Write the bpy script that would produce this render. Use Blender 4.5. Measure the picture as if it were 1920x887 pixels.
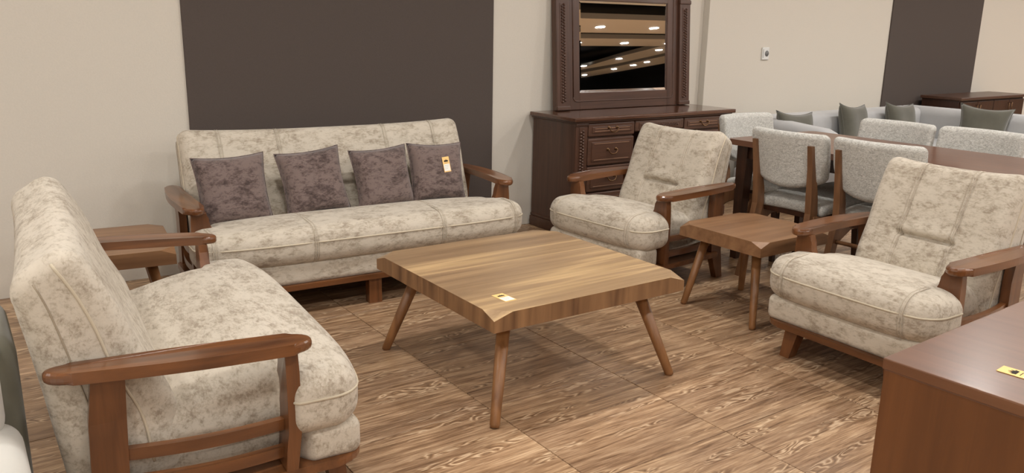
import bpy, bmesh, math, random
from mathutils import Vector, Matrix
random.seed(7)
for o in list(bpy.data.objects): bpy.data.objects.remove(o, do_unlink=True)
scene = bpy.context.scene
COL = scene.collection
PI = math.pi
rad = math.radians

# ------------------------------------------------------------------ camera
FPX, YAW, PITCH, ROLL, CAMH = 1537.07, .609078, .248773, -.0189315, 1.35
fw = Vector((math.sin(YAW)*math.cos(PITCH), math.cos(YAW)*math.cos(PITCH), -math.sin(PITCH)))
rt = Vector((math.cos(YAW), -math.sin(YAW), 0)); dn = fw.cross(rt)
r2 = math.cos(ROLL)*rt + math.sin(ROLL)*dn; d2 = -math.sin(ROLL)*rt + math.cos(ROLL)*dn
camd = bpy.data.cameras.new('camera'); cam = bpy.data.objects.new('camera', camd); COL.objects.link(cam)
camd.sensor_fit = 'HORIZONTAL'; camd.sensor_width = 36; camd.lens = 36*FPX/1920
camd.clip_start = .02; camd.clip_end = 200
up = -d2; bk = -fw
cam.matrix_world = Matrix(((r2.x, up.x, bk.x, 0), (r2.y, up.y, bk.y, 0), (r2.z, up.z, bk.z, CAMH), (0, 0, 0, 1)))
scene.camera = cam

# ------------------------------------------------------------------ world, exposure
w = bpy.data.worlds.new('world'); scene.world = w; w.use_nodes = True
w.node_tree.nodes['Background'].inputs[0].default_value = (1, .98, .95, 1)
w.node_tree.nodes['Background'].inputs[1].default_value = .25
vs = scene.view_settings
vs.view_transform = 'Standard'; vs.look = 'None'; vs.gamma = 1; vs.use_curve_mapping = False
vs.exposure = -0.9
LAMP_W = 40.0          # power of one ceiling downlight
LAMP_COL = (1, .985, .96)

# ------------------------------------------------------------------ materials
MATS = {}
def nt(name, rough=.5, spec=.5, coat=0, sheen=0, metal=0):
    m = bpy.data.materials.new(name); m.use_nodes = True; MATS[name] = m
    n = m.node_tree.nodes; b = n['Principled BSDF']
    b.inputs['Roughness'].default_value = rough
    b.inputs['Specular IOR Level'].default_value = spec
    b.inputs['Coat Weight'].default_value = coat
    b.inputs['Coat Roughness'].default_value = .12
    b.inputs['Sheen Weight'].default_value = sheen
    b.inputs['Metallic'].default_value = metal
    return m, n, m.node_tree.links, b
def coord(n, l, scale=(1, 1, 1), rnd=0.0, rot=(0, 0, 0)):
    tc = n.new('ShaderNodeTexCoord'); mp = n.new('ShaderNodeMapping')
    mp.inputs['Scale'].default_value = scale; mp.inputs['Rotation'].default_value = rot
    if rnd:
        oi = n.new('ShaderNodeObjectInfo'); mu = n.new('ShaderNodeVectorMath'); mu.operation = 'SCALE'
        cb = n.new('ShaderNodeCombineXYZ')
        m1 = n.new('ShaderNodeMath'); m1.operation = 'MULTIPLY'; m1.inputs[1].default_value = rnd
        m2 = n.new('ShaderNodeMath'); m2.operation = 'MULTIPLY'; m2.inputs[1].default_value = rnd*1.7
        l.new(oi.outputs['Random'], m1.inputs[0]); l.new(oi.outputs['Random'], m2.inputs[0])
        l.new(m1.outputs[0], cb.inputs[0]); l.new(m2.outputs[0], cb.inputs[1]); l.new(m1.outputs[0], cb.inputs[2])
        ad = n.new('ShaderNodeVectorMath'); ad.operation = 'ADD'
        l.new(tc.outputs['Object'], ad.inputs[0]); l.new(cb.outputs[0], ad.inputs[1]); l.new(ad.outputs[0], mp.inputs[0])
    else:
        l.new(tc.outputs['Object'], mp.inputs[0])
    return mp.outputs[0]
def noise(n, l, vec, scale, detail=4, rough=.55, dist=0.0):
    t = n.new('ShaderNodeTexNoise'); t.inputs['Scale'].default_value = scale; t.inputs['Detail'].default_value = detail
    t.inputs['Roughness'].default_value = rough; t.inputs['Distortion'].default_value = dist
    l.new(vec, t.inputs['Vector']); return t.outputs['Fac']
def ramp(n, l, fac, stops):
    r = n.new('ShaderNodeValToRGB'); e = r.color_ramp.elements
    while len(e) < len(stops): e.new(.5)
    for el, (p, c) in zip(e, stops): el.position = p; el.color = (*c, 1) if len(c) == 3 else c
    l.new(fac, r.inputs[0]); return r.outputs[0]
def mix(n, l, a, b, fac, mode='MIX'):
    m = n.new('ShaderNodeMix'); m.data_type = 'RGBA'; m.blend_type = mode
    if isinstance(fac, float): m.inputs[0].default_value = fac
    else: l.new(fac, m.inputs[0])
    for v, i in ((a, 6), (b, 7)):
        if isinstance(v, tuple): m.inputs[i].default_value = (*v, 1)
        else: l.new(v, m.inputs[i])
    return m.outputs[2]
def math_(n, l, op, a, b=None):
    m = n.new('ShaderNodeMath'); m.operation = op
    for v, i in ((a, 0), (b, 1)):
        if v is None: continue
        if isinstance(v, (int, float)): m.inputs[i].default_value = v
        else: l.new(v, m.inputs[i])
    return m.outputs[0]
def bump(n, l, b, h, strength=.2, dist=.01):
    bp = n.new('ShaderNodeBump'); bp.inputs['Strength'].default_value = strength; bp.inputs['Distance'].default_value = dist
    l.new(h, bp.inputs['Height']); l.new(bp.outputs[0], b.inputs['Normal'])
def srgb(r, g, b):
    f = lambda c: (c/255/12.92) if c/255 <= .04045 else ((c/255+.055)/1.055)**2.4
    return (f(r), f(g), f(b))

def mottled(name, light, mid, dark, scale=1.0, sheen=.15, rough=.85):
    m, n, l, b = nt(name, rough, .25, 0, sheen)
    a = noise(n, l, coord(n, l, (20*scale, 34*scale, 34*scale), 3.0), 1.0, 7, .68, .25)
    lo = noise(n, l, coord(n, l, (5*scale, 8*scale, 8*scale), 3.0), 1.0, 5, .62, .25)
    c = noise(n, l, coord(n, l, (60*scale, 130*scale, 130*scale), 3.0), 1.0, 4, .65, .4)
    s_ = math_(n, l, 'ADD', math_(n, l, 'MULTIPLY', a, .46), math_(n, l, 'ADD', math_(n, l, 'MULTIPLY', lo, .28), math_(n, l, 'MULTIPLY', c, .26)))
    col = ramp(n, l, s_, [(.41, dark), (.47, mid), (.525, light), (.62, tuple(min(1, x*1.06) for x in light))])
    l.new(col, b.inputs['Base Color'])
    f = noise(n, l, coord(n, l, (300, 300, 300)), 1, 2)
    bump(n, l, b, math_(n, l, 'ADD', f, math_(n, l, 'MULTIPLY', lo, 3.0)), .14, .003)
    return m
mottled('fabric', srgb(197, 187, 171), srgb(181, 170, 153), srgb(155, 142, 125))
mottled('pillow_velvet', srgb(116, 100, 95), srgb(94, 79, 75), srgb(68, 55, 52), 1.1, .25)

def wood(name, light, dark, axis=0, rough=.35, coat=.0, fine=1.0, rnd=5.0, contrast=.5, spec=.5):
    m, n, l, b = nt(name, rough, spec, coat)
    sc = [34*fine]*3; sc[axis] = 2.0*fine
    v = coord(n, l, tuple(sc), rnd)
    a = noise(n, l, v, 1.0, 6, .6, .6)
    sc2 = [7*fine]*3; sc2[axis] = .9*fine
    v2 = coord(n, l, tuple(sc2), rnd)
    g = noise(n, l, v2, 1.0, 2, .4, .3)
    rings = math_(n, l, 'PINGPONG', math_(n, l, 'MULTIPLY', g, 9.0), 1.0)
    s = math_(n, l, 'ADD', math_(n, l, 'MULTIPLY', a, 1-contrast*.5), math_(n, l, 'MULTIPLY', rings, contrast*.5))
    col = ramp(n, l, s, [(.25, dark), (.75, light)])
    l.new(col, b.inputs['Base Color'])
    bump(n, l, b, a, .05, .002)
    return m
wood('arm_wood_y', srgb(124, 78, 44), srgb(78, 45, 23), 1, .28, .35)
wood('arm_wood_z', srgb(120, 75, 42), srgb(78, 45, 23), 2, .3, .3)
wood('arm_wood_x', srgb(126, 80, 46), srgb(80, 47, 24), 0, .3, .3)
wood('leg_wood', srgb(154, 108, 66), srgb(110, 72, 40), 2, .42, .05)
wood('dark_wood_x', srgb(92, 62, 46), srgb(66, 43, 32), 0, .38, .15, 1, 5, .25)
wood('dark_wood_z', srgb(90, 60, 45), srgb(64, 42, 31), 2, .38, .15, 1, 5, .25)
wood('dark_wood_gloss', srgb(96, 64, 48), srgb(70, 46, 34), 0, .16, .3, 1, 5, .25)
wood('dining_wood_y', srgb(112, 74, 54), srgb(88, 55, 39), 1, .33, .2, 1, 5, .25)
wood('dining_wood_z', srgb(74, 44, 28), srgb(48, 28, 18), 2, .38, .15, 1, 5, .25)
wood('chair_wood', srgb(132, 94, 64), srgb(98, 66, 42), 2, .42, .05)
wood('desk_wood_top', srgb(118, 79, 54), srgb(92, 58, 36), 1, .3, .25, .8, 5, .3)
wood('desk_wood_side', srgb(112, 69, 35), srgb(82, 47, 21), 2, .38, .1, .6, 5, .3)
wood('side_top', srgb(150, 112, 78), srgb(112, 78, 52), 0, .4, .05, .8, 5, .4)
wood('table_edge', srgb(150, 112, 76), srgb(98, 68, 44), 2, .45, .0, .9, 0.0, .6)

def coffee_top():
    m, n, l, b = nt('coffee_top', .4, .5, .05)
    v = coord(n, l, (2.2, 60, 60)); a = noise(n, l, v, 1, 7, .65, .6)
    v2 = coord(n, l, (.5, 8.5, 1)); g = noise(n, l, v2, 1, 2, .45, .25)
    base = ramp(n, l, g, [(.40, srgb(146, 119, 90)), (.50, srgb(165, 136, 102)), (.58, srgb(196, 165, 122)), (.64, srgb(163, 134, 100))])
    gr = ramp(n, l, a, [(.3, (.62, .58, .54)), (.6, (1.05, 1.05, 1.05))])
    l.new(mix(n, l, base, gr, .8, 'MULTIPLY'), b.inputs['Base Color'])
    bump(n, l, b, a, .04, .002)
coffee_top()

def tile_mat():
    m, n, l, b = nt('floor_tile', .36, .5)
    a = noise(n, l, coord(n, l, (3.2, 42, 1), 13.0), 1, 7, .68, .7)
    f = noise(n, l, coord(n, l, (9, 190, 1), 13.0), 1, 4, .6, .3)
    big = noise(n, l, coord(n, l, (1.2, 5.5, 1), 21.0), 1, 3, .6, .5)
    g = noise(n, l, coord(n, l, (5.0, 22.0, 1), 9.0), 1.0, 2, .45, .4)
    rings = math_(n, l, 'PINGPONG', math_(n, l, 'MULTIPLY', g, 20.0), 1.0)
    pm = noise(n, l, coord(n, l, (2.6, 16, 1), 17.0), 1, 2, .5, .2)
    mask = ramp(n, l, pm, [(.55, (0, 0, 0)), (.60, (1, 1, 1))])     # ring figure shows in patches only
    s = math_(n, l, 'ADD', math_(n, l, 'MULTIPLY', a, .62), math_(n, l, 'MULTIPLY', f, .38))
    col = ramp(n, l, s, [(.33, srgb(96, 71, 52)), (.44, srgb(141, 112, 85)), (.52, srgb(172, 142, 112)), (.63, srgb(210, 182, 149))])
    rc = ramp(n, l, rings, [(.05, srgb(98, 72, 52)), (.5, srgb(164, 132, 100)), (.9, srgb(232, 208, 176))])
    col = mix(n, l, col, rc, math_(n, l, 'MULTIPLY', mask, .65))
    tone = ramp(n, l, big, [(.32, (.76, .72, .70)), (.68, (1.10, 1.06, 1.0))])
    col = mix(n, l, col, tone, 1.0, 'MULTIPLY')
    l.new(col, b.inputs['Base Color'])
    l.new(math_(n, l, 'ADD', math_(n, l, 'MULTIPLY', f, .2), .24), b.inputs['Roughness'])
    bump(n, l, b, s, .12, .003)
tile_mat()

def plain(name, col, rough=.8, spec=.3, nscale=0, var=.05, bumpy=0.0, sheen=0, metal=0, coat=0):
    m, n, l, b = nt(name, rough, spec, coat, sheen, metal)
    if nscale:
        a = noise(n, l, coord(n, l), nscale, 5, .6)
        c = ramp(n, l, a, [(.3, tuple(x*(1-var) for x in col)), (.7, tuple(min(1, x*(1+var)) for x in col))])
        l.new(c, b.inputs['Base Color'])
        if bumpy: bump(n, l, b, a, bumpy, .004)
    else: b.inputs['Base Color'].default_value = (*col, 1)
    return m
plain('wall_paint', srgb(210, 203, 191), .9, .2, 120, .02, .15)
plain('dark_panel', srgb(84, 75, 70), .85, .2, 160, .04, .2)
plain('grout', srgb(118, 96, 76), .9)
plain('grey_velvet', srgb(178, 178, 178), .85, .2, 5, .05, 0, .4)
plain('grey_cushion', srgb(196, 193, 185), .85, .2, 8, .05, 0, .3)
plain('olive_velvet', srgb(92, 90, 80), .85, .2, 7, .12, 0, .4)
plain('olive_grey', srgb(120, 118, 104), .85, .2, 7, .08, 0, .3)
def boucle():
    m, n, l, b = nt('boucle', .95, .15, 0, .2)
    a = noise(n, l, coord(n, l, (70, 70, 110), 2.0), 1, 4, .6, 1.4)
    c = ramp(n, l, a, [(.36, srgb(166, 163, 156)), (.5, srgb(188, 186, 179)), (.62, srgb(206, 204, 197))])
    l.new(c, b.inputs['Base Color']); bump(n, l, b, a, .5, .006)
boucle()
plain('brass', srgb(120, 92, 66), .35, .5, metal=1)
plain('black_hole', (.006, .006, .006), .9)
plain('black_metal', (.01, .01, .01), .4)
plain('white_plastic', srgb(222, 222, 218), .4, .5)
plain('socket_grey', srgb(120, 120, 118), .5)
plain('card_white', srgb(238, 236, 228), .6)
plain('card_orange', srgb(246, 204, 134), .6)
plain('ink_black', srgb(38, 32, 26), .7)
plain('ink_grey', srgb(180, 178, 172), .7)
plain('mirror_glass', (.9, .9, .9), .01, .5, metal=1)
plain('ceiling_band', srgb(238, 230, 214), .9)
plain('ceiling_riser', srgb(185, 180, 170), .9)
plain('ceiling_void', (.008, .008, .009), .9)
plain('far_wall', (.03, .03, .032), .9)
plain('stitch', srgb(196, 184, 162), .8)
plain('stitch_dark', srgb(158, 145, 126), .8)
plain('stitch_seam', srgb(182, 170, 152), .8)
me = bpy.data.materials.new('lamp_lens'); me.use_nodes = True; MATS['lamp_lens'] = me
bb = me.node_tree.nodes['Principled BSDF']; bb.inputs['Emission Color'].default_value = (1, .97, .9, 1); bb.inputs['Emission Strength'].default_value = 12

# ------------------------------------------------------------------ mesh helpers
def link(name, mesh, mat, parent=None, smooth=False, loc=None, rot=None):
    o = bpy.data.objects.new(name, mesh); COL.objects.link(o)
    if mat and not mesh.materials: mesh.materials.append(MATS[mat])
    if parent: o.parent = parent
    if loc is not None: o.location = loc
    if rot is not None: o.rotation_euler = rot
    if smooth:
        for p in mesh.polygons: p.use_smooth = True
    return o
def fin(bm, name):
    bmesh.ops.recalc_face_normals(bm, faces=bm.faces)
    m = bpy.data.meshes.new(name); bm.to_mesh(m); bm.free(); return m
def thing(name, label, cat, loc=(0, 0, 0), rz=0, group=None):
    o = bpy.data.objects.new(name, None); COL.objects.link(o); o.location = loc; o.rotation_euler = (0, 0, rz)
    o.empty_display_size = .1
    return tag(o, label, cat, group)
def tag(o, label, cat, group=None):
    o['label'] = label; o['category'] = cat
    if group: o['group'] = group
    return o
def struct(o):
    o['kind'] = 'structure'; return o
def add_box(bm, x0, x1, y0, y1, z0, z1, bev=0.0, seg=2):
    vs_ = [bm.verts.new((x, y, z)) for z in (z0, z1) for y in (y0, y1) for x in (x0, x1)]
    f = [(0, 2, 3, 1), (4, 5, 7, 6), (0, 1, 5, 4), (2, 6, 7, 3), (0, 4, 6, 2), (1, 3, 7, 5)]
    fs = [bm.faces.new([vs_[i] for i in q]) for q in f]
    if bev:
        es = list({e for q in fs for e in q.edges})
        bmesh.ops.bevel(bm, geom=es, offset=bev, segments=seg, affect='EDGES', profile=.6)
def box(name, x0, x1, y0, y1, z0, z1, mat, parent=None, bev=.003, seg=2, loc=None, rot=None):
    bm = bmesh.new(); add_box(bm, x0, x1, y0, y1, z0, z1, bev, seg)
    return link(name, fin(bm, name), mat, parent, False, loc, rot)
def add_prism(bm, pts, z0, z1, bev=0.0, seg=2, zf=None):
    """outline pts (x,y) extruded from z0 to z1, rims rounded; zf(x,y) adds to z"""
    lo = [bm.verts.new((x, y, z0)) for x, y in pts]; hi = [bm.verts.new((x, y, z1)) for x, y in pts]
    n = len(pts); fs = [bm.faces.new(lo[::-1]), bm.faces.new(hi)]
    for i in range(n): bm.faces.new([lo[i], lo[(i+1) % n], hi[(i+1) % n], hi[i]])
    vv = lo+hi
    if bev:
        es = [e for f in fs for e in f.edges]
        r = bmesh.ops.bevel(bm, geom=es, offset=bev, segments=seg, affect='EDGES', profile=.5, clamp_overlap=True)
def prism(name, pts, z0, z1, mat, parent=None, bev=.004, seg=2, loc=None, rot=None, fn=None):
    bm = bmesh.new(); add_prism(bm, pts, z0, z1, bev, seg)
    if fn:
        for v in bm.verts: v.co = fn(v.co)
    return link(name, fin(bm, name), mat, parent, False, loc, rot)
def add_tube(bm, path, radii, n=10, flat=1.0):
    path = [Vector(p) for p in path]
    if not isinstance(radii, (list, tuple)): radii = [radii]*len(path)
    rings = []; ref = None
    for i, p in enumerate(path):
        t = (path[min(i+1, len(path)-1)]-path[max(i-1, 0)]).normalized()
        if ref is None:
            ref = Vector((0, 0, 1)) if abs(t.z) < .9 else Vector((1, 0, 0))
        a = (ref-t*ref.dot(t)).normalized(); b = t.cross(a); ref = a
        rings.append([bm.verts.new(p+(a*math.cos(2*PI*k/n)+b*math.sin(2*PI*k/n)*flat)*radii[i]) for k in range(n)])
    for r, s in zip(rings, rings[1:]):
        for k in range(n): bm.faces.new([r[k], r[(k+1) % n], s[(k+1) % n], s[k]])
    bm.faces.new(rings[0][::-1]); bm.faces.new(rings[-1])
def tube(name, path, radii, mat, parent=None, n=10, flat=1.0, smooth=True):
    bm = bmesh.new(); add_tube(bm, path, radii, n, flat)
    return link(name, fin(bm, name), mat, parent, smooth)
def beam(name, path, wx, wy, mat, parent=None, bev=.004):
    """square-section post through path points; wx, wy lists of full widths"""
    bm = bmesh.new(); rings = []
    for i, p in enumerate(path):
        a, b = wx[i]/2, wy[i]/2
        rings.append([bm.verts.new((p[0]+sx*a, p[1]+sy*b, p[2])) for sx, sy in ((-1, -1), (1, -1), (1, 1), (-1, 1))])
    for r, s in zip(rings, rings[1:]):
        for k in range(4): bm.faces.new([r[k], r[(k+1) % 4], s[(k+1) % 4], s[k]])
    bm.faces.new(rings[0][::-1]); bm.faces.new(rings[-1])
    if bev:
        es = [e for e in bm.edges if len(e.link_faces) == 2 and e.calc_face_angle(0) > .6]
        bmesh.ops.bevel(bm, geom=es, offset=bev, segments=2, affect='EDGES', profile=.5)
    return link(name, fin(bm, name), mat, parent)
def grid_coords(a, b, r, n, extra=(), k=4):
    s = set()
    for i in range(k+1):
        d = r*(1-math.cos(i/k*PI/2)) if True else 0
        d = r*i/k
        s.add(round(a+d, 5)); s.add(round(b-d, 5))
    for i in range(n+1): s.add(round(a+r+(b-a-2*r)*i/n, 5))
    for e in extra:
        if a < e < b: s.add(round(e, 5))
    o = sorted(s); q = [o[0]]
    for v in o[1:]:
        if v-q[-1] > 8e-4: q.append(v)
    q[-1] = o[-1]
    return q
class RBox:
    """rounded box with explicit grid lines, mapped through fn(Vector, side)"""
    def __init__(s, xs, ys, zs, r, fn=None):
        s.xs, s.ys, s.zs, s.r, s.fn = xs, ys, zs, r, fn
    def pt(s, x, y, z):
        r = s.r; p = Vector((x, y, z)); q = Vector(p)
        for i, c in enumerate((s.xs, s.ys, s.zs)): q[i] = min(max(p[i], c[0]+r), c[-1]-r)
        d = p-q
        if d.length > 1e-9: p = q+d.normalized()*r
        return s.fn(p, d.normalized() if d.length > 1e-9 else d) if s.fn else p
    def build(s, bm):
        xs, ys, zs = s.xs, s.ys, s.zs; V = {}
        def v(i, j, k):
            if (i, j, k) not in V: V[(i, j, k)] = bm.verts.new(s.pt(xs[i], ys[j], zs[k]))
            return V[(i, j, k)]
        X, Y, Z = len(xs)-1, len(ys)-1, len(zs)-1
        for k in (0, Z):
            for i in range(X):
                for j in range(Y): bm.faces.new([v(i, j, k), v(i+1, j, k), v(i+1, j+1, k), v(i, j+1, k)])
        for j in (0, Y):
            for i in range(X):
                for k in range(Z): bm.faces.new([v(i, j, k), v(i+1, j, k), v(i+1, j, k+1), v(i, j, k+1)])
        for i in (0, X):
            for j in range(Y):
                for k in range(Z): bm.faces.new([v(i, j, k), v(i, j+1, k), v(i, j+1, k+1), v(i, j, k+1)])
    def obj(s, name, mat, parent=None, loc=None, rot=None):
        bm = bmesh.new(); s.build(bm); return link(name, fin(bm, name), mat, parent, True, loc, rot)
def sbox(name, x0, x1, y0, y1, z0, z1, r, mat, parent=None, fn=None, n=(10, 8, 5), loc=None, rot=None):
    return RBox(grid_coords(x0, x1, r, n[0]), grid_coords(y0, y1, r, n[1]), grid_coords(z0, z1, r, n[2]), r, fn).obj(name, mat, parent, loc, rot)
def sst(a, b, x):
    t = min(max((x-a)/(b-a), 0), 1); return t*t*(3-2*t)
def rounded_rect(x0, x1, y0, y1, rs, n=6):
    """rs radii for corners (x0,y0),(x1,y0),(x1,y1),(x0,y1)"""
    o = []
    for (cx, cy, a0), r in zip(((x0, y0, PI), (x1, y0, 1.5*PI), (x1, y1, 0), (x0, y1, .5*PI)), rs):
        sx = 1 if cx == x0 else -1; sy = 1 if cy == y0 else -1
        if r <= 0: o.append((cx, cy)); continue
        for i in range(n+1):
            a = a0+PI/2*i/n; o.append((cx+sx*r+r*math.cos(a), cy+sy*r+r*math.sin(a)))
    return o
def copy_tree(o, parent=None):
    c = o.copy(); COL.objects.link(c); c.parent = parent
    for ch in list(o.children): copy_tree(ch, c)
    return c

# ------------------------------------------------------------------ room shell
WY, WY2, WX2 = 4.61, 4.55, 5.0      # main back wall plane, the stepped-forward part, where it steps
XL, XR, YF, ZC = -5.0, 29.0, -24.0, 3.0
fl = struct(box('floor', XL, XR, YF, 4.9, -.12, -.004, 'grout', None, 0))
T0X, T0Y, TS, GAP = -2.085, 2.305, .6, .003
bm = bmesh.new(); add_box(bm, -TS/2+GAP/2, TS/2-GAP/2, -TS/2+GAP/2, TS/2-GAP/2, -.006, 0, .0012, 1); tm = fin(bm, 'tile')
def cut_tile(depth):
    bm = bmesh.new(); add_box(bm, -TS/2+GAP/2, TS/2-GAP/2, -TS/2+GAP/2, -TS/2+depth, -.006, 0, .0012, 1); return fin(bm, 'tile_cut')
cutA, cutB = cut_tile(WY-4.105-.001), cut_tile(WY2-4.105-.001)
for m_ in (tm, cutA, cutB): m_.materials.append(MATS['floor_tile'])
for j in range(-11, 4):
    for i in range(19):
        y = T0Y+(j+.5)*TS; x = T0X+(i+.5)*TS
        m_ = tm if j < 3 else (cutA if x+TS/2 < WX2+.1 else cutB)
        o = link('tile', m_, None, fl, False, (x, y, 0))
# tiled surface going on beyond the pieces
far = struct(box('floor_far_right', T0X+19*TS+.002, XR, YF, 4.55, -.02, 0, 'floor_tile', None, 0))
far2 = struct(box('floor_far_front', T0X, T0X+19*TS, YF, T0Y-11*TS-.002, -.02, 0, 'floor_tile', None, 0))
far3 = struct(box('floor_far_left', XL, T0X-.002, YF, 4.61, -.02, 0, 'floor_tile', None, 0))
struct(box('wall_back', XL, XR, WY, WY+.2, 0, 3.6, 'wall_paint', None, 0))
struct(box('wall_back_step', WX2, XR, WY2, WY-.0005, 0, 3.6, 'wall_paint', None, .004))
struct(box('wall_left', XL-.2, XL, YF, WY, 0, 3.6, 'wall_paint', None, 0))
struct(box('wall_front', XL, XR, YF-.2, YF, 0, 3.6, 'far_wall', None, 0))
struct(box('wall_right', XR, XR+.2, YF, WY, 0, 3.6, 'far_wall', None, 0))
struct(box('ceiling', XL, XR, YF, WY, 3.6, 3.7, 'ceiling_void', None, 0))
t = struct(box('trim_1', 1.09, 3.03, WY-.012, WY-.0005, 0, 3.0, 'dark_panel', None, .002))
t = struct(box('trim_2', 7.48, 9.14, WY2-.012, WY2-.0005, 0, 3.0, 'dark_panel', None, .002))
bands = [(2.65, 2.0), (.1, 1.6), (-2.4, 1.6), (-6.05, 2.1), (-8.95, 1.6)]
tn = 3
def band(x0, x1, y0, y1):
    global tn
    o = struct(box('trim_%d' % tn, x0, x1, y0, y1, ZC, ZC+.12, 'ceiling_band', None, 0)); tn += 1
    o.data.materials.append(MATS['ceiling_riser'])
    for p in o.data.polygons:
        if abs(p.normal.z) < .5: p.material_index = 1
for cy_, w_ in bands: band(XL, 18.7, cy_-w_/2, cy_+w_/2)
def pband(pts):
    global tn
    o = struct(prism('trim_%d' % tn, pts, ZC, ZC+.12, 'ceiling_band', None, 0)); tn += 1
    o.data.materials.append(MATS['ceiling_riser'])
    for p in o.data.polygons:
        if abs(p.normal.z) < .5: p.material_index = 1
pband([(18.75, -9.75), (20.3, -9.75), (20.8, -11.6), (21.7, -14.8), (22.0, -17.8), (23.0, -23.5), (22.4, -23.5), (20.9, -15.8), (19.6, -12.5)])
pband([(21.2, -11), (23.6, -11), (24.4, -15.2), (25.1, -18.6), (25.8, -23.5), (23.9, -23.5), (22.8, -16.2), (21.6, -12.3)])

# ceiling downlights
ring_bm = bmesh.new()
for k in range(20):
    a0, a1 = 2*PI*k/20, 2*PI*(k+1)/20
    q = [ring_bm.verts.new((r*math.cos(a), r*math.sin(a), z)) for r, z, a in ((.114, -.004, a0), (.13, -.012, a0), (.14, 0, a0), (.14, 0, a1), (.13, -.012, a1), (.114, -.004, a1))]
    ring_bm.faces.new([q[0], q[1], q[4], q[5]]); ring_bm.faces.new([q[1], q[2], q[3], q[4]])
ring_m = fin(ring_bm, 'ring'); ring_m.materials.append(MATS['white_plastic'])
lb = bmesh.new(); bmesh.ops.create_circle(lb, cap_ends=True, radius=.115, segments=20)
for v in lb.verts: v.co.z = -.005
lens_m = fin(lb, 'lens'); lens_m.materials.append(MATS['lamp_lens'])
ld = bpy.data.lights.new('downlight_lamp', 'AREA'); ld.shape = 'DISK'; ld.size = .22; ld.energy = LAMP_W; ld.color = LAMP_COL
ORD = ['first', 'second', 'third', 'fourth', 'fifth', 'sixth', 'seventh', 'eighth', 'ninth', 'tenth', 'eleventh', 'twelfth', 'thirteenth', 'fourteenth', 'fifteenth']
CNT = {}
def downlight(x, y, rowname):
    k = CNT.get(rowname, 0); CNT[rowname] = k+1
    t = thing('downlight', '%s round downlight from the left in the %s' % (ORD[k], rowname), 'ceiling light', (x, y, ZC), 0, 'downlights in the %s' % rowname)
    link('ring', ring_m, None, t); link('lens', lens_m, None, t)
    l = bpy.data.objects.new('downlight_lamp', ld); COL.objects.link(l); l.parent = t; l.location = (0, 0, -.02)
rows = ['beige ceiling band above the sofa set', 'beige ceiling band over the foreground', 'ceiling band at the mirror top edge', 'upper wide ceiling band seen in the mirror', 'second ceiling band seen in the mirror']
for (cy_, w_), nm, ph in zip(bands, rows, (.85, .85, .85, 13.1-7*1.75, 16.5-9*1.75)):
    x = ph-1.75*3
    while x < 18.6:
        if x > XL+.3: downlight(x, cy_, nm)
        x += 1.75
for nm, pts in (('slanting ceiling band low in the mirror', ((21.6, -18.4), (20.6, -15.8), (20.1, -13.2), (19.5, -10.6))), ('lowest slanting ceiling band in the mirror', ((24.2, -20.1), (23.5, -17.3), (23.1, -15.7), (22.7, -14.5)))):
    for q in pts: downlight(q[0], q[1], nm)

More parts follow.
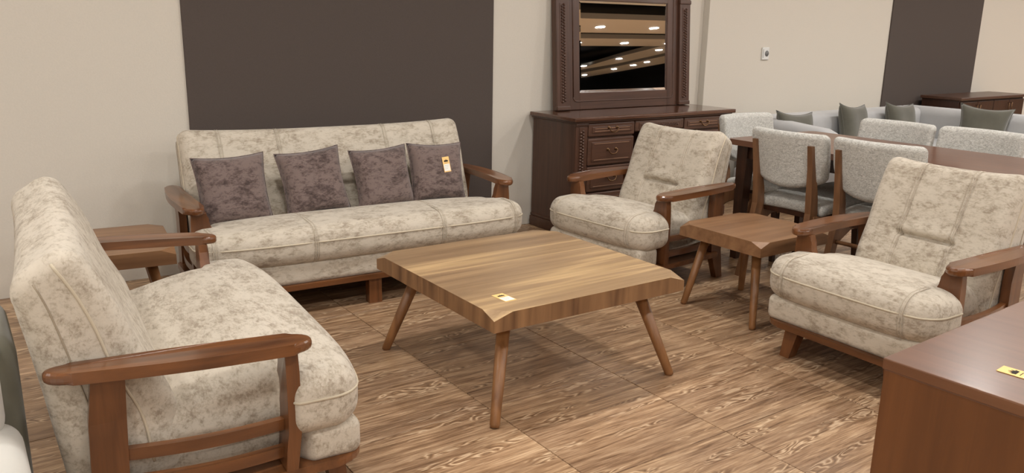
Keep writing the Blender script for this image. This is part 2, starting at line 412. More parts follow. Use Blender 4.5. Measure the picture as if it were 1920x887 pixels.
# ------------------------------------------------------------------ lounge seating (sofa family)
def seam_off(d):
    d = abs(d)
    if d > .017: return 0
    if d < .0025: return -.007
    if d < .0075: return .002
    if d < .012: return -.005
    return 0
def seam_lines(xs): return [x+d for x in xs for d in (-.018, -.013, -.010, -.0065, -.003, 0, .003, .0065, .010, .013, .018)]
def lounge(name, label, cat, loc, rz, W, seat_seams, back_seams, creases, mid_leg=False, slope=.006, a0=.135):
    t = thing(name, label, cat, (loc[0], loc[1], 0), rz)
    h = W/2; NW = .088
    # wooden plinth frame
    prism('base_frame', rounded_rect(-h+.02, h-.02, -.012, .66, (.09, .09, .02, .02)), .132, .158, 'arm_wood_x', t, .006, 2)
    # legs
    def leg(x, y, sx, sy):
        beam('leg', [(x+sx*.02, y+sy*.018, 0), (x, y, .133)], [.046, .066], [.046, .06], 'arm_wood_z', t, .005)
    for s in (-1, 1): leg(s*(h-.155), .06, s, -1)
    if mid_leg: beam('leg', [(-.03, .035, 0), (-.03, .035, .133)], [.066, .066], [.05, .05], 'arm_wood_z', t, .004)
    # T shaped half width
    def hw(y, full): return full-(full-(h-NW-.012))*sst(.135, .20, y)
    def base_fn(p, d):
        f = hw(p.y, h-.03)/(h-.03); return Vector((p.x*f, p.y, p.z))
    yl = grid_coords(0, .60, .03, 10, (.13, .145, .16, .175, .19, .205))
    RBox(grid_coords(-h+.03, h-.03, .03, 14), yl, grid_coords(.152, .262, .03, 3), .03, base_fn).obj('seat_base', 'fabric', t)
    # seat cushion
    full = h; z0, z1, R = .248, .428, .062
    def seat_fn(p, d):
        x, y, z = p
        f = hw(y, full)/full
        u = x/full
        zz = z
        up_ = sst(z0+.02, z1-.01, z)
        zz += up_*(.018*(1-u**4)*math.sin(PI*min(max((y+.03)/.62, 0), 1)) - .065*sst(.2, .6, y))
        # rounder plan corners at the front
        yy = y + .055*abs(u)**5*(1-sst(.1, .3, y)) if y < .3 else y
        yy -= .012*math.sin(PI*min(max((z-z0)/(z1-z0), 0), 1))*(1-sst(0, .1, y))
        o = sum(seam_off(x-s) for s in seat_seams)*(1-sst(.10, .14, y))
        q = Vector((x*f, yy, zz))
        if o: q += d*o
        return q
    yl = grid_coords(-.022, .60, R, 12, (.12, .135, .15, .165, .18, .195, .21))
    SB = RBox(grid_coords(-full, full, R, int(10+W*6), seam_lines(seat_seams), 6), yl, grid_coords(z0, z1, R, 5, (), 6), R, seat_fn)
    c = SB.obj('seat_cushion', 'fabric', t)
    # welt along the front and round the corners
    zs = z0+.112; path = []
    n = 40
    for i in range(13): path.append(SB.pt(-full, .16-(.16+.022)*i/13, zs))
    for i in range(n+1): path.append(SB.pt(-full+2*full*i/n, -.022, zs))
    for i in range(12, -1, -1): path.append(SB.pt(full, .16-(.16+.022)*i/13, zs))
    tube('piping', path, .0042, 'stitch', c, 6)
    def stitch(B, pts, x, par, fx=None):
        for d in (-.0062, .0062):
            tube('seam', [B.pt((x+d)*(fx(q[0]) if fx else 1), *q) for q in pts], .0014, 'stitch_seam', par, 5)
    for x in seat_seams:
        inside = abs(x) < .8*(h-.1)
        pts = [(-.022, z0+.012+(z1-z0-.012)*i/12) for i in range(13)]
        pts += [(-.022+(.54 if inside else .15)*i/24, z1) for i in range(1, 25)]
        stitch(SB, pts, x, c, (lambda y: full/hw(y, full)) if inside else None)
    # back cushion: bent slab along a profile
    prof = [(.512, .17), (.557, .30), (.627, .50), (.676, .63), (.716, .73), (.757, .795)]
    L = [0]
    for a, b in zip(prof, prof[1:]): L.append(L[-1]+math.hypot(b[0]-a[0], b[1]-a[1]))
    TL = L[-1]
    def prof_at(s):
        s = min(max(s, -.1), TL+.1); i = 0
        while i < len(L)-2 and s > L[i+1]: i += 1
        k = (s-L[i])/(L[i+1]-L[i]); a, b = prof[i], prof[i+1]
        P = Vector((0, a[0]+(b[0]-a[0])*k, a[1]+(b[1]-a[1])*k)); return P
    def back_pt(s, tt):
        e = .02; A, B = prof_at(s-e), prof_at(s+e); T = (B-A).normalized(); N = Vector((0, T.z, -T.y))
        return (A+B)/2+N*tt
    bh, TH = h-.078, .168
    s_cr = TL*.50
    def back_fn(p, d):
        x, tt, s = p
        u = x/bh
        # top edge dips in the middle, ears at the ends
        k = sst(TL*.7, TL, s)
        s2 = s+k*(.022*(abs(u)**3-.6))
        # belly on the front face
        t2 = tt
        front = sst(0, -TH/2, tt) if False else (1 if tt < -.01 else 0)
        if front:
            t2 -= .022*math.exp(-((s-TL*.33)/.11)**2)+.010*math.exp(-((s-TL*.72)/.12)**2)
            for a, b in creases:
                m_ = sst(a-.03, a+.01, x)*(1-sst(b-.01, b+.03, x))
                dd = s-s_cr
                t2 += m_*(.030*math.exp(-(dd/.010)**2) - .010*math.exp(-((dd-.03)/.03)**2))
        if tt > -TH/2: t2 += .145*max(0, 1-s/TL)*(tt+TH/2)/TH
        o = sum(seam_off(x-q) for q in back_seams)
        if o and tt < 0: t2 -= o
        q = back_pt(s2, t2); return Vector((x*(1-.02*sst(TL*.5, 0, s)), q.y, q.z))
    BB = RBox(grid_coords(-bh, bh, .055, int(10+W*6), seam_lines(back_seams)+[e for a, b in creases for e in (a-.02, a, a+.01, b-.01, b, b+.02)], 6),
              grid_coords(-TH/2, TH/2, .055, 3, (), 6),
              grid_coords(0, TL, .055, 16, [s_cr+d for d in (-.02, -.012, -.006, 0, .006, .012, .02, .03, .045)], 6), .055, back_fn)
    bk_ = BB.obj('back_cushion', 'fabric', t)
    for x in back_seams:
        stitch(BB, [(-TH/2, TL*(.42+.58*i/36)) for i in range(37)]+[(-TH/2+TH*.7*i/8, TL) for i in range(1, 9)], x, bk_)
    for s in (-1, 1):   # welt down each side of the back
        path = [BB.pt(s*bh, -.030, TL*(.12+.86*i/24)) for i in range(25)]
        tube('piping', path, .004, 'stitch', bk_, 6)
        tube('piping', [BB.pt(s*bh, .022, TL*(.05+.90*i/24)) for i in range(25)], .0024, 'stitch_dark', bk_, 6)
    # arms
    for s in (-1, 1):
        ax = h-.040
        outer, inner = [], []; AL = .77-a0
        for i in range(1, 30):
            k = .5-.5*math.cos(PI*i/30); y = a0+k*AL
            bow = .022*math.sin(PI*k)
            wd = .046*(1-.25*sst(.45, 1, k))
            e = math.sqrt(max(0, 1-(max(0, (.07-k*AL)/.07))**2))*math.sqrt(max(0, 1-(max(0, (k*AL-AL+.055)/.055))**2))
            outer.append((s*(ax+bow+wd*e), y)); inner.append((s*(ax+bow*.6-wd*e), y))
        pts = [(s*ax, a0)]+outer+[(s*ax, a0+AL)]+inner[::-1]
        if s < 0: pts = pts[::-1]
        def af(co): return Vector((co.x, co.y, co.z+.005*math.sin(PI*min(max((co.y-.135)/.635, 0), 1))+.002+slope*(co.y-.135)/.635))
        ar = prism('armrest', pts, .500, .531, 'arm_wood_y', t, .011, 3, fn=af)
        # front post: plank across the width, flaring inwards at the foot
        P = []
        for i in range(13):
            k = i/12; z = .158+(.508-.158)*k
            xi = h-.086-.050*(1-sst(.50, 1.0, k))
            P.append((s*xi, z))
        Q = [(s*(h-.018+.006*math.sin(PI*k/6)), .158+.35*k/6) for k in range(7)]
        pts = P+Q[::-1]
        bm = bmesh.new(); add_prism(bm, pts, 0, .036, .005, 2)
        for v in bm.verts: v.co = Vector((v.co.x, .178+v.co.z+.012*sst(.3, .16, v.co.y), v.co.y))
        link('arm_post', fin(bm, 'arm_post'), 'arm_wood_z', t)
        # rear post down to the floor, raked back
        beam('rear_leg', [(s*(h-.056), .70, 0), (s*(h-.056), .655, .16), (s*(h-.056), .645, .40), (s*(h-.046), .635, .522)], [.036]*4, [.05, .085, .085, .075], 'arm_wood_z', t, .005)
        # two bowed side slats
        for z in (.205, .287):
            bm = bmesh.new(); rings = []
            for i in range(11):
                k = i/10; y = .205+k*.42; x = s*(h-.060+.022*math.sin(PI*k)); zz = z+.012*k
                rings.append([bm.verts.new((x+a, y, zz+b)) for a, b in ((-.011, -.016), (.011, -.016), (.011, .016), (-.011, .016))])
            for r_, q_ in zip(rings, rings[1:]):
                for k in range(4): bm.faces.new([r_[k], r_[(k+1) % 4], q_[(k+1) % 4], q_[k]])
            bm.faces.new(rings[0]); bm.faces.new(rings[-1][::-1])
            es = [e for e in bm.edges if len(e.link_faces) == 2 and e.calc_face_angle(0) > .6]
            bmesh.ops.bevel(bm, geom=es, offset=.004, segments=2, affect='EDGES')
            link('side_slat', fin(bm, 'side_slat'), 'arm_wood_y', t)
    return t

lounge('sofa', 'long cream mottled three seat sofa against the dark wall panel, with wooden arms', 'sofa', (1.712, 3.585), rad(-2.8), 1.73,
       [-.79, -.335, .335, .79], [-.60, -.30, .30, .60], [(-.30, .30)], True)
lounge('loveseat', 'cream mottled two seat sofa at the left edge, seen side-on in the foreground', 'sofa', (.93, 2.63), rad(85.8), 1.33,
       [], [], [], False, .026)
lounge('armchair', 'cream mottled armchair with wooden arms in front of the dresser', 'armchair', (2.80, 3.27), rad(-85.4), .75,
       [-.27, .27], [-.115, .115], [(-.115, .115)])
lounge('armchair', 'cream mottled armchair on the right, beside the foreground brown desk', 'armchair', (2.83, 1.785), rad(-91.5), .765,
       [-.27, .27], [-.115, .115], [(-.115, .115)])

# ------------------------------------------------------------------ throw pillows
def pillow(name, label, cat, size, thick, mat, loc, rot, group, sag=.16):
    n = 20; bm = bmesh.new(); V = {}
    def pos(i, j, sd):
        u = -1+2*i/n; v = -1+2*j/n
        px = u*(1-sag*(1-v*v)*abs(u)**2*.55); py = v*(1-sag*(1-u*u)*abs(v)**2*.55)
        tt = (max(0, (1-u**4)*(1-v**4)))**.55
        dent = 1-.12*math.exp(-((u-.1)**2+(v-.3)**2)/.2)
        return Vector((px*size/2, sd*thick/2*tt*dent, py*size/2))
    for sd in (-1, 1):
        for i in range(n+1):
            for j in range(n+1):
                edge = i in (0, n) or j in (0, n)
                key = (i, j, 0 if edge else sd)
                if key not in V: V[key] = bm.verts.new(pos(i, j, sd))
    for sd in (-1, 1):
        g = lambda i, j: V[(i, j, 0 if (i in (0, n) or j in (0, n)) else sd)]
        for i in range(n):
            for j in range(n): bm.faces.new([g(i, j), g(i+1, j), g(i+1, j+1), g(i, j+1)])
    t = thing(name, label, cat, loc, 0, group); t.rotation_euler = rot
    b = link('cover', fin(bm, 'cover'), mat, t, True)
    path = [pos(i, 0, 0) for i in range(n+1)]+[pos(n, j, 0) for j in range(1, n+1)]+[pos(i, n, 0) for i in range(n-1, -1, -1)]+[pos(0, j, 0) for j in range(n-1, -1, -1)]
    tube('piping', path, .0035, mat, t, 6)
    return t
PG = 'brown velvet pillows on the sofa'
PL = [((1.135, 4.03, .552), 'brown velvet pillow at the left end of the sofa beside the armrest', 2, .352),
      ((1.540, 4.01, .560), 'brown velvet pillow second from the left on the sofa', 6, .345),
      ((1.925, 3.995, .552), 'brown velvet pillow second from the right on the sofa', 4, .335),
      ((2.248, 3.975, .558), 'brown velvet pillow at the right end of the sofa, carrying a tag', -3, .335)]
for (l_, lab, rz, sz) in PL:
    pl = pillow('throw_pillow', lab, 'pillow', sz, .13, 'pillow_velvet', l_, (rad(-17), rad(-rz*.7), rad(rz*.5-2)), PG)
last_pillow = pl

# ------------------------------------------------------------------ live-edge style tables
def slab_table(name, label, loc, rz, sx, sy, ztop, zc, thick, cut, leg_in, leg_out, lr, top_mat, edge_mat):
    t = thing(name, label, 'table', (loc[0], loc[1], 0), rz)
    a, b = sx/2, sy/2; dz = ztop-zc
    bm = bmesh.new()
    zb = zc-thick
    # bottom ring, upper ring with dropped corners, top octagon
    bot = [(-a, -b), (a, -b), (a, b), (-a, b)]
    B = [bm.verts.new((x, y, zb)) for x, y in bot]
    Cn = [bm.verts.new((x, y, zc)) for x, y in bot]
    E = {}
    for i, (x, y) in enumerate(bot):
        E[i, 'x'] = bm.verts.new((x-math.copysign(cut, x), y, ztop)); E[i, 'y'] = bm.verts.new((x, y-math.copysign(cut, y), ztop))
    top = [E[0, 'y'], E[0, 'x'], E[1, 'x'], E[1, 'y'], E[2, 'y'], E[2, 'x'], E[3, 'x'], E[3, 'y']]
    faces_top = [bm.faces.new(top)]
    for i in range(4): faces_top.append(bm.faces.new([Cn[i], E[i, 'x'], E[i, 'y']]))
    bm.faces.new(B[::-1])
    sides = []
    sides.append(bm.faces.new([B[0], B[1], Cn[1], E[1, 'x'], E[0, 'x'], Cn[0]]))
    sides.append(bm.faces.new([B[1], B[2], Cn[2], E[2, 'y'], E[1, 'y'], Cn[1]]))
    sides.append(bm.faces.new([B[2], B[3], Cn[3], E[3, 'x'], E[2, 'x'], Cn[2]]))
    sides.append(bm.faces.new([B[3], B[0], Cn[0], E[0, 'y'], E[3, 'y'], Cn[3]]))
    for f in sides: f.material_index = 1
    bmesh.ops.bevel(bm, geom=[e for e in bm.edges if e.calc_face_angle(0) > .5], offset=.002, segments=1, affect='EDGES')
    me_ = fin(bm, 'tabletop'); me_.materials.append(MATS[top_mat]); me_.materials.append(MATS[edge_mat])
    link('tabletop', me_, None, t)
    for x, y in ((-1, -1), (1, -1), (1, 1), (-1, 1)):
        p0 = Vector((x*(a-leg_in), y*(b-leg_in), zb)); p1 = Vector((x*(a-leg_out), y*(b-leg_out), 0))
        tube('leg', [p1, p1.lerp(p0, .03), p0], [lr*.62, lr*.70, lr], 'leg_wood', t, 14)
    return t
ct = slab_table('coffee_table', 'square low walnut coffee table with pale streaks in the middle', (1.875, 2.588), 0, .895, .895, .425, .402, .042, .075, .13, .022, .026, 'coffee_top', 'table_edge')
slab_table('side_table', 'small square walnut side table between the two armchairs', (3.225, 2.545), 0, .50, .50, .425, .402, .042, .06, .095, .03, .023, 'side_top', 'side_top')
slab_table('side_table', 'small square walnut side table in the corner between loveseat and long sofa', (.51, 3.815), rad(-6), .52, .52, .425, .402, .042, .06, .095, .03, .023, 'side_top', 'side_top')

# ------------------------------------------------------------------ price tags
def price_tag(label, loc, rot, wdt, hgt, parent_rot=None):
    """lies in local xy, long axis y (orange head at +y)"""
    t = thing('price_tag', label, 'tag', loc, 0, 'orange and white price tags'); t.rotation_euler = rot
    box('card', -wdt/2, wdt/2, -hgt/2, hgt/2, 0, .0008, 'card_orange', t, 0)
    box('paper', -wdt/2+.003, wdt/2-.003, -hgt/2+.006, hgt*.02, .0008, .0011, 'card_white', t, 0)
    # crown-like emblem: base bar and five points
    w2 = wdt*.36; y0 = hgt*.17
    pts = [(-w2*.75, y0), (w2*.75, y0), (w2*.95, y0+hgt*.09), (w2*.6, y0+hgt*.07), (w2*.5, y0+hgt*.15), (w2*.2, y0+hgt*.09), (0, y0+hgt*.18), (-w2*.2, y0+hgt*.09), (-w2*.5, y0+hgt*.15), (-w2*.6, y0+hgt*.07), (-w2*.95, y0+hgt*.09)]
    prism('emblem', pts, .0008, .0011, 'ink_black', t, 0)
    box('print_line', -w2*.7, w2*.7, hgt*.09, hgt*.105, .0008, .0011, 'ink_black', t, 0)
    for k in range(3): box('print_line', -w2, w2*(.9-.3*k), -hgt*(.08+.1*k), -hgt*(.065+.1*k), .0011, .0013, 'ink_grey', t, 0)
    return t
price_tag('orange and white price tag lying on the coffee table top', (1.559, 2.277, .4255), (0, 0, rad(3)), .048, .085)
price_tag('orange and white price tag lying on the foreground brown desk', (1.574, .602, .7505), (0, 0, rad(5)), .036, .092)
# tag hanging on the right-end pillow: just proud of its front face
M4 = Matrix.Translation(PL[3][0]) @ last_pillow.rotation_euler.to_matrix().to_4x4()
tp = M4 @ Vector((.035, -.064, .035))
price_tag('orange and white price tag fixed to the right-end sofa pillow', tp, (rad(90-15), rad(-5), rad(-3)), .042, .085)

# ------------------------------------------------------------------ dresser with mirror
dr = thing('dresser', 'dark brown dressing table with carved pilasters and drawers behind the armchair', 'dresser', (4.095, 4.355, 0), 0)
X0, X1, Y0, Y1 = -.735, .735, -.235, .235      # local body
box('dresser_top', X0-.03, X1+.03, Y0-.03, Y1, .772, .80, 'dark_wood_gloss', dr, .008, 3)
box('top_moulding', X0-.012, X1+.012, Y0-.012, Y1, .760, .772, 'dark_wood_x', dr, .004)
PEDL, PEDR = (X0, -.225), (.245, X1)
for a, b in (PEDL, PEDR):
    box('pedestal', a+.004, b-.004, Y0+.012, Y1, .085, .758, 'dark_wood_z', dr, .003)
    box('plinth', a-.012, b+.012, Y0-.014, Y1, 0, .07, 'dark_wood_x', dr, .006)
    box('plinth_moulding', a-.006, b+.006, Y0-.006, Y1, .07, .09, 'dark_wood_x', dr, .006)
box('knee_back', -.225, .245, .17, .20, .12, .70, 'dark_wood_z', dr, .002)
box('apron_rail', -.229, .249, Y0+.013, .17, .68, .759, 'dark_wood_x', dr, .002)
def carving(name, x, y, z0, z1, r, parent, horizontal=False, pitch=.020):
    bm = bmesh.new(); L_ = (z1-z0); n = int(L_/pitch)
    for k in range(n):
        for sgn in (-1, 1):
            c = Vector((sgn*r*.55, 0, (k+.25+(.5 if sgn > 0 else 0))*pitch))
            m_ = Matrix.Translation(c) @ Matrix.Rotation(rad(38*sgn), 4, 'Y') @ Matrix.Diagonal((r*.55, r*.55, pitch*.42, 1))
            bmesh.ops.create_uvsphere(bm, u_segments=8, v_segments=5, radius=1, matrix=m_)
    o = link(name, fin(bm, name), 'dark_wood_z', parent, True, (x, y, z0), (0, rad(90), 0) if horizontal else None)
    o['kind'] = 'stuff'; return o
def pilaster(xa, xb):
    p = box('pilaster', xa, xb, Y0-.004, Y0+.02, .09, .758, 'dark_wood_z', dr, .003)
    xm = (xa+xb)/2
    box('recess', xm-.022, xm+.022, Y0-.007, Y0-.003, .16, .735, 'dark_wood_z', p, .002)
    carving('rope_carving', xm, Y0-.008, .175, .72, .017, p)
    box('capital', xa-.004, xb+.004, Y0-.010, Y0+.018, .742, .759, 'dark_wood_x', p, .004)
pilaster(X0, X0+.098); pilaster(X1-.098, X1)
def handle(parent, x, y, z):
    h_ = thing_part('handle', parent, (x, y, z))
    return h_
def thing_part(name, parent, loc):
    bm = bmesh.new()
    for s in (-1, 1):
        add_tube(bm, [(s*.036, 0, 0), (s*.036, -.004, 0)], [.011, .009], 12)
        add_tube(bm, [(s*.036, -.003, 0), (s*.036, -.016, 0)], [.005, .006], 8)
    path = [(.036*math.cos(a)*(1.08 if True else 1), -.016-.004*math.sin(a), -.030*math.sin(a)) for a in [PI*i/14 for i in range(15)]]
    add_tube(bm, path, [.0028+.0016*math.sin(PI*i/14) for i in range(15)], 8)
    return link(name, fin(bm, name), 'brass', parent, True, loc)
def drawer(xa, xb, za, zb, pull=True):
    d = box('drawer', xa, xb, Y0-.010, Y0+.015, za, zb, 'dark_wood_x', dr, .010, 3)
    box('drawer_panel', xa+.028, xb-.028, Y0-.0145, Y0-.006, za+.024, zb-.024, 'dark_wood_x', d, .004, 2)
    for z in (za+.036, zb-.036):   # inset bead lines
        box('bead', xa+.048, xb-.048, Y0-.0165, Y0-.012, z-.0018, z+.0018, 'brass_dull', d, .0008, 1)
    if pull: thing_part('handle', d, ((xa+xb)/2, Y0-.0145, (za+zb)/2+.012))
plain('brass_dull', srgb(150, 116, 92), .45)
for xa, xb in ((X0+.102, -.229), (.249, X1-.102)):
    for za, zb in ((.668, .757), (.478, .657), (.300, .468), (.105, .290)): drawer(xa, xb, za, zb)
d = box('drawer', -.222, .242, Y0-.010, Y0+.012, .684, .757, 'dark_wood_x', dr, .010, 3)
d['label'] = 'shallow middle drawer front with rope carving'
box('drawer_panel', -.19, .21, Y0-.0145, Y0-.006, .698, .742, 'dark_wood_x', d, .004)
carving('rope_carving', -.17, Y0-.015, .72, .72+.36, .010, d, True, .016)

MT = rad(4.2)
mr = thing('mirror', 'large wall mirror in a dark carved wooden frame standing on the dresser', 'mirror', (4.137, 4.512, .803), 0)
mr.rotation_euler = (-MT, 0, 0)
FH = .86
def fbox(n, *a, **k): return box(n, *a, 'dark_wood_z', mr, **k)
gx, g0, g1 = .43, .112, .752
fbox('frame_stile', -.643, -gx+.004, 0, .032, 0, FH); fbox('frame_stile', gx-.004, .643, 0, .032, 0, FH)
box('frame_rail', -gx+.004, gx-.004, 0, .032, 0, g0+.004, 'dark_wood_x', mr); box('frame_rail', -gx+.004, gx-.004, 0, .032, g1-.004, FH, 'dark_wood_x', mr)
box('cornice', -.665, .665, -.03, .034, FH, FH+.04, 'dark_wood_x', mr, .010, 3)
box('backing_board', -gx, gx, .020, .030, g0, g1, 'black_metal', mr, 0)
# moulding around the opening (rounded frame)
bm = bmesh.new()
for off, y, r in ((.055, -.0005, .0045),):
    pts = rounded_rect(-gx-off, gx+off, g0-off, g1+off, (.03,)*4, 4)
    path = [(x, y, z) for x, z in pts]; path.append(path[0]); add_tube(bm, path, r, 6)
link('moulding', fin(bm, 'moulding'), 'dark_wood_x', mr, True)
# bevelled mirror pane
bm = bmesh.new(); bv = .022
o_ = [(-gx, g0), (gx, g0), (gx, g1), (-gx, g1)]; i_ = [(-gx+bv, g0+bv), (gx-bv, g0+bv), (gx-bv, g1-bv), (-gx+bv, g1-bv)]
vo = [bm.verts.new((x, .012, z)) for x, z in o_]; vi = [bm.verts.new((x, .008, z)) for x, z in i_]; vb = [bm.verts.new((x, .016, z)) for x, z in o_]
bm.faces.new(vi)
for k in range(4):
    bm.faces.new([vo[k], vo[(k+1) % 4], vi[(k+1) % 4], vi[k]]); bm.faces.new([vb[k], vb[(k+1) % 4], vo[(k+1) % 4], vo[k]])
bm.faces.new(vb)
link('mirror_pane', fin(bm, 'mirror_pane'), 'mirror_glass', mr)
for s in (-1, 1):
    p = box('pilaster', min(s*.643, s*.533), max(s*.643, s*.533), -.022, .001, 0, FH, 'dark_wood_z', mr, .004)
    box('recess', s*.588-.026, s*.588+.026, -.025, -.020, .06, .72, 'dark_wood_z', p, .002)
    carving('rope_carving', s*.588, -.026, .055, .725, .017, p)
    box('plinth_block', s*.588-.058, s*.588+.058, -.028, .0, 0, .03, 'dark_wood_x', p, .006)
    box('capital', s*.588-.058, s*.588+.058, -.030, .0, .745, .775, 'dark_wood_x', p, .007, 3)

# ------------------------------------------------------------------ dining table and chairs
DT = thing('dining_table', 'long dark brown wooden dining table with tapered legs behind the armchairs', 'table', (4.27, 2.44, 0), 0)
TW, TLn = .82, 1.72
prism('tabletop', rounded_rect(-TW/2, TW/2, -TLn/2, TLn/2, (.03,)*4, 5), .702, .735, 'dining_wood_y', DT, .010, 3)
for s in (-1, 1):
    box('apron', s*(TW/2-.075)-.011, s*(TW/2-.075)+.011, -TLn/2+.08, TLn/2-.08, .622, .702, 'dining_wood_z', DT, .002)
    box('apron', -TW/2+.07, TW/2-.07, s*(TLn/2-.075)-.011, s*(TLn/2-.075)+.011, .622, .702, 'dining_wood_z', DT, .002)
    for s2 in (-1, 1):
        x, y = s*(TW/2-.085), s2*(TLn/2-.085)
        beam('leg', [(x+s*.01, y+s2*.01, 0), (x, y, .702)], [.045, .078], [.045, .078], 'dining_wood_z', DT, .006)

def dining_chair(label, loc, rz):
    """front = local -y; origin under the backrest"""
    t = thing('dining_chair', label, 'chair', (loc[0], loc[1], 0), rz, 'grey boucle dining chairs around the table')
    # seat
    def sf(p, d):
        f = 1+.06*sst(0, -.42, p.y); z = p.z+.008*math.cos(p.x/.24*PI/2)-.012*sst(-.2, -.02, p.y); return Vector((p.x*f, p.y, z))
    sbox('seat', -.215, .215, -.455, -.025, .405, .465, .026, 'boucle', t, sf, (8, 8, 2))
    box('seat_frame', -.185, .185, -.42, -.045, .372, .406, 'dining_wood_z', t, .004)
    # curved backrest
    def bf(p, d):
        k = (p.x/.236)**2; lean = (p.z-.62)*.18
        z = p.z+(.055*k-.014)*(1-sst(.55, .72, p.z))
        return Vector((p.x*(1-.07*sst(.72, .52, p.z)), p.y-.050*k+lean+.035, z))
    RBox(grid_coords(-.236, .236, .032, 12, (), 5), grid_coords(-.036, .036, .03, 2, (), 5), grid_coords(.55, .845, .032, 8, (), 5), .03, bf).obj('backrest', 'boucle', t)
    for s in (-1, 1):
        x = s*.170
        def lx(z): return s*(.172+.012*sst(.5, 0, z))
        path = [(lx(0), .115, 0), (lx(.2), .055, .22), (lx(.4), .015, .42), (lx(.5), .022, .50), (s*.175, .052, .66), (s*.175, .082, .785)]
        bm = bmesh.new(); rings = []
        for p, wx_, wy_ in zip(path, (.030, .034, .036, .036, .032, .026), (.035, .05, .062, .058, .036, .026)):
            rings.append([bm.verts.new((p[0]+a*wx_/2, p[1]+b*wy_/2, p[2])) for a, b in ((-1, -1), (1, -1), (1, 1), (-1, 1))])
        for r_, q_ in zip(rings, rings[1:]):
            for k in range(4): bm.faces.new([r_[k], r_[(k+1) % 4], q_[(k+1) % 4], q_[k]])
        bm.faces.new(rings[0][::-1]); bm.faces.new(rings[-1])
        es = [e for e in bm.edges if len(e.link_faces) == 2 and e.calc_face_angle(0) > .6]
        bmesh.ops.bevel(bm, geom=es, offset=.005, segments=2, affect='EDGES')
        link('rear_leg', fin(bm, 'rear_leg'), 'chair_wood', t)
        # arched side rail
        pts = [(.02, .405), (.045, .28), (.0, .27), (-.04, .305), (-.12, .345), (-.26, .352), (-.34, .335), (-.40, .30), (-.43, .30), (-.43, .372), (-.2, .385)]
        bm = bmesh.new(); add_prism(bm, pts, -.012, .012, .003, 1)
        for v in bm.verts: v.co = Vector((s*.186+v.co.z, v.co.x, v.co.y))
        link('side_rail', fin(bm, 'side_rail'), 'chair_wood', t)
        beam('front_leg', [(s*.200, -.425, 0), (s*.186, -.405, .375)], [.026, .040], [.026, .040], 'dining_wood_z', t, .004)
        box('bracket', s*.214-.004, s*.214+.004, .005, .035, .70, .76, 'black_metal', t, .001)
    tube('stretcher', [(-.178, .03, .30), (.178, .03, .30)], .011, 'chair_wood', t, 8)
    return t
dining_chair('grey boucle dining chair on the near side of the table, just behind the side table', (3.772, 2.775), rad(91))
dining_chair('grey boucle dining chair at the table, partly hidden by the right armchair', (3.80, 2.275), rad(93))
dining_chair('grey boucle dining chair on the far side of the table, left of the two', (4.745, 2.77), rad(-90))
dining_chair('grey boucle dining chair on the far side of the table, at the right edge', (4.78, 2.285), rad(-90))
dining_chair('grey boucle dining chair at the head of the table beside the dresser', (4.265, 3.475), rad(0))

# ------------------------------------------------------------------ corner sofa behind the dining set
CS = thing('corner_sofa', 'pale grey L-shaped corner sofa with curved arm along the back wall', 'sofa', (6.5, 4.0, 0), 0)
def cs(n, x0, x1, y0, y1, z0, z1, r, mat='grey_velvet', fn=None, nn=(10, 8, 5)): return sbox(n, x0-6.5, x1-6.5, y0-4.0, y1-4.0, z0, z1, r, mat, CS, fn, nn)
cs('base', 5.30, 7.65, 3.62, 4.45, .06, .28, .03)
cs('base', 7.0, 7.85, 2.3, 3.62, .06, .28, .03)
for xa, xb in ((5.56, 6.28), (6.29, 7.0)): cs('seat_cushion', xa, xb, 3.60, 4.2, .27, .43, .05)
cs('seat_cushion', 7.02, 7.62, 3.0, 4.2, .27, .43, .05); cs('seat_cushion', 7.02, 7.62, 2.3, 2.99, .27, .43, .05)
cs('backrest', 5.36, 7.66, 4.2, 4.47, .2, .70, .07); cs('backrest', 7.60, 7.86, 2.3, 4.47, .2, .70, .07)
def armf(p, d):
    y = p.y+4.0; k = sst(4.4, 3.55, y); return Vector((p.x, p.y, p.z-(p.z-.06)*(.07*k+.30*sst(3.72, 3.48, y))))
cs('arm', 5.36, 5.56, 3.48, 4.47, .06, .70, .07, 'grey_velvet', armf, (4, 14, 6))
for x, y in ((5.4, 3.7), (7.75, 2.4), (5.4, 4.35), (7.75, 4.35), (7.1, 2.4)): tube('foot', [(x-6.5, y-4, 0), (x-6.5, y-4, .065)], [.02, .028], 'black_metal', CS, 10)
OG = 'olive grey pillows on the corner sofa'
for lab, loc_, rz, sz in (('olive grey pillow by the curved arm of the corner sofa', (5.60, 4.09, .545), 4, .42),
                          ('olive grey pillow in the middle of the corner sofa', (6.40, 4.10, .575), -5, .42),
                          ('olive grey pillow in front of the right dark wall panel', (7.10, 4.09, .56), 2, .42),
                          ('olive grey pillow on the right wing of the corner sofa, below the sideboard', (7.47, 3.56, .565), 66, .42)):
    pillow('throw_pillow', lab, 'pillow', sz, .14, 'olive_velvet', loc_, (rad(-14), rad(4), rad(-rz)), OG, .30)

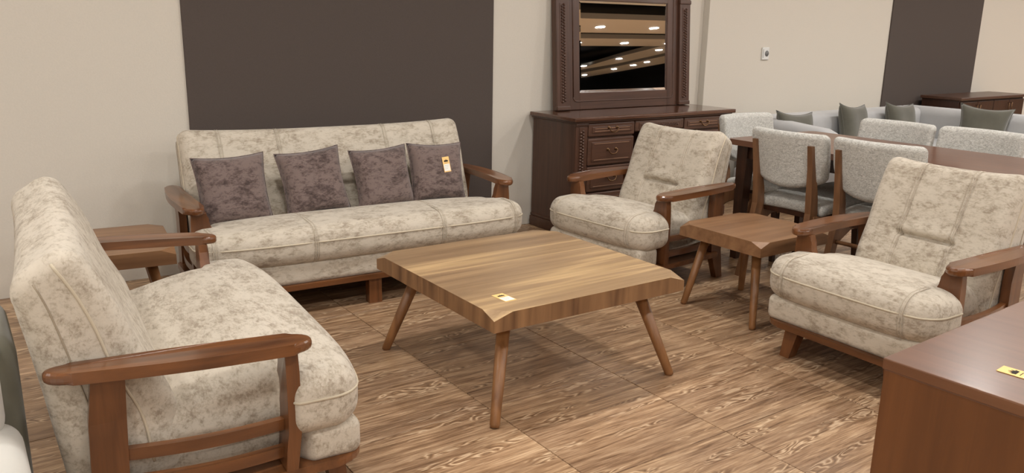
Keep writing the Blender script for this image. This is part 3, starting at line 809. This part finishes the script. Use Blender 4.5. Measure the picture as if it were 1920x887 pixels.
# ------------------------------------------------------------------ sideboard at the far right
SB_ = thing('sideboard', 'long dark brown wooden sideboard behind the corner sofa at the right edge', 'sideboard', (8.75, 4.285, 0), 0)
box('sideboard_top', -.68, .68, -.205, .205, .752, .78, 'dark_wood_x', SB_, .006)
box('body', -.65, .65, -.17, .20, .10, .752, 'dining_wood_z', SB_, .003)
for k in range(4):
    dd_ = box('door', -.64+.32*k+.004, -.64+.32*(k+1)-.004, -.188, -.17, .12, .735, 'dining_wood_z', SB_, .004)
    xk = -.64+.32*k+(.29 if k % 2 == 0 else .03)
    tube('handle', [(xk, -.188, .62), (xk, -.205, .62), (xk, -.205, .70), (xk, -.188, .70)], .004, 'brass', dd_, 8)
for x in (-.6, .6):
    for y in (-.13, .16): beam('leg', [(x, y, 0), (x, y, .10)], [.04, .05], [.04, .05], 'dining_wood_z', SB_, .003)

# ------------------------------------------------------------------ desk in the foreground right
DK = thing('desk', 'brown wooden desk with a plain panel side in the right foreground', 'desk', (1.43, .797, 0), rad(2.2))
box('desk_top', 0, 1.5, -.75, 0, .728, .75, 'desk_wood_top', DK, .0025)
box('side_panel', .002, .032, -.745, -.004, 0, .728, 'desk_wood_side', DK, .002)
box('side_panel', 1.468, 1.498, -.745, -.004, 0, .728, 'desk_wood_side', DK, .002)
box('back_panel', .032, 1.468, -.03, -.010, .05, .728, 'desk_wood_side', DK, .002)
box('drawer_case', 1.0, 1.468, -.74, -.03, .12, .728, 'desk_wood_side', DK, .002)
for k in range(3):
    dd_ = box('drawer', 1.005, 1.463, -.755, -.738, .13+.2*k, .32+.2*k, 'desk_wood_top', DK, .003)
    tube('knob', [(1.234, -.755, .225+.2*k), (1.234, -.775, .225+.2*k)], [.008, .014], 'brass', dd_, 12)

# ------------------------------------------------------------------ grey sofa cut off at the left edge
GS = thing('grey_sofa', 'pale grey sofa cut off by the lower left corner of the picture', 'sofa', (-.695, 1.97, 0), 0)
def gs(n, x0, x1, y0, y1, z0, z1, r, mat): return sbox(n, x0, x1, y0, y1, z0, z1, r, mat, GS)
gs('base', -.75, .74, -.35, .55, .08, .26, .03, 'olive_grey')
for xa, xb in ((-.75, -.005), (.005, .76)): gs('seat_cushion', xa, xb, -.40, .18, .25, .44, .06, 'grey_cushion')
gs('backrest', -.76, .775, .2, .60, .10, .62, .06, 'olive_grey')
for xa, xb in ((-.74, -.005), (.005, .73)): gs('back_cushion', xa, xb, .06, .24, .40, .66, .06, 'grey_cushion')
for x in (-.68, .68):
    for y in (-.3, .5): tube('leg', [(x, y, 0), (x, y, .085)], [.02, .028], 'black_metal', GS, 10)

# ------------------------------------------------------------------ wall socket
WS = thing('wall_socket', 'small white socket on the pale wall beside the right dark panel', 'socket', (5.70, WY2-.001, 1.185), 0)
box('plate', -.042, .042, -.012, 0, -.05, .05, 'white_plastic', WS, .004)
def ring_(n, r, y0, y1, mat): tube(n, [(.012, y0, .0), (.012, y1, .0)], [r, r], mat, WS, 16)
ring_('socket_well', .024, -.012, -.0135, 'socket_grey')
box('seam_line', -.034, -.031, -.0135, -.012, -.035, .035, 'socket_grey', WS, 0)
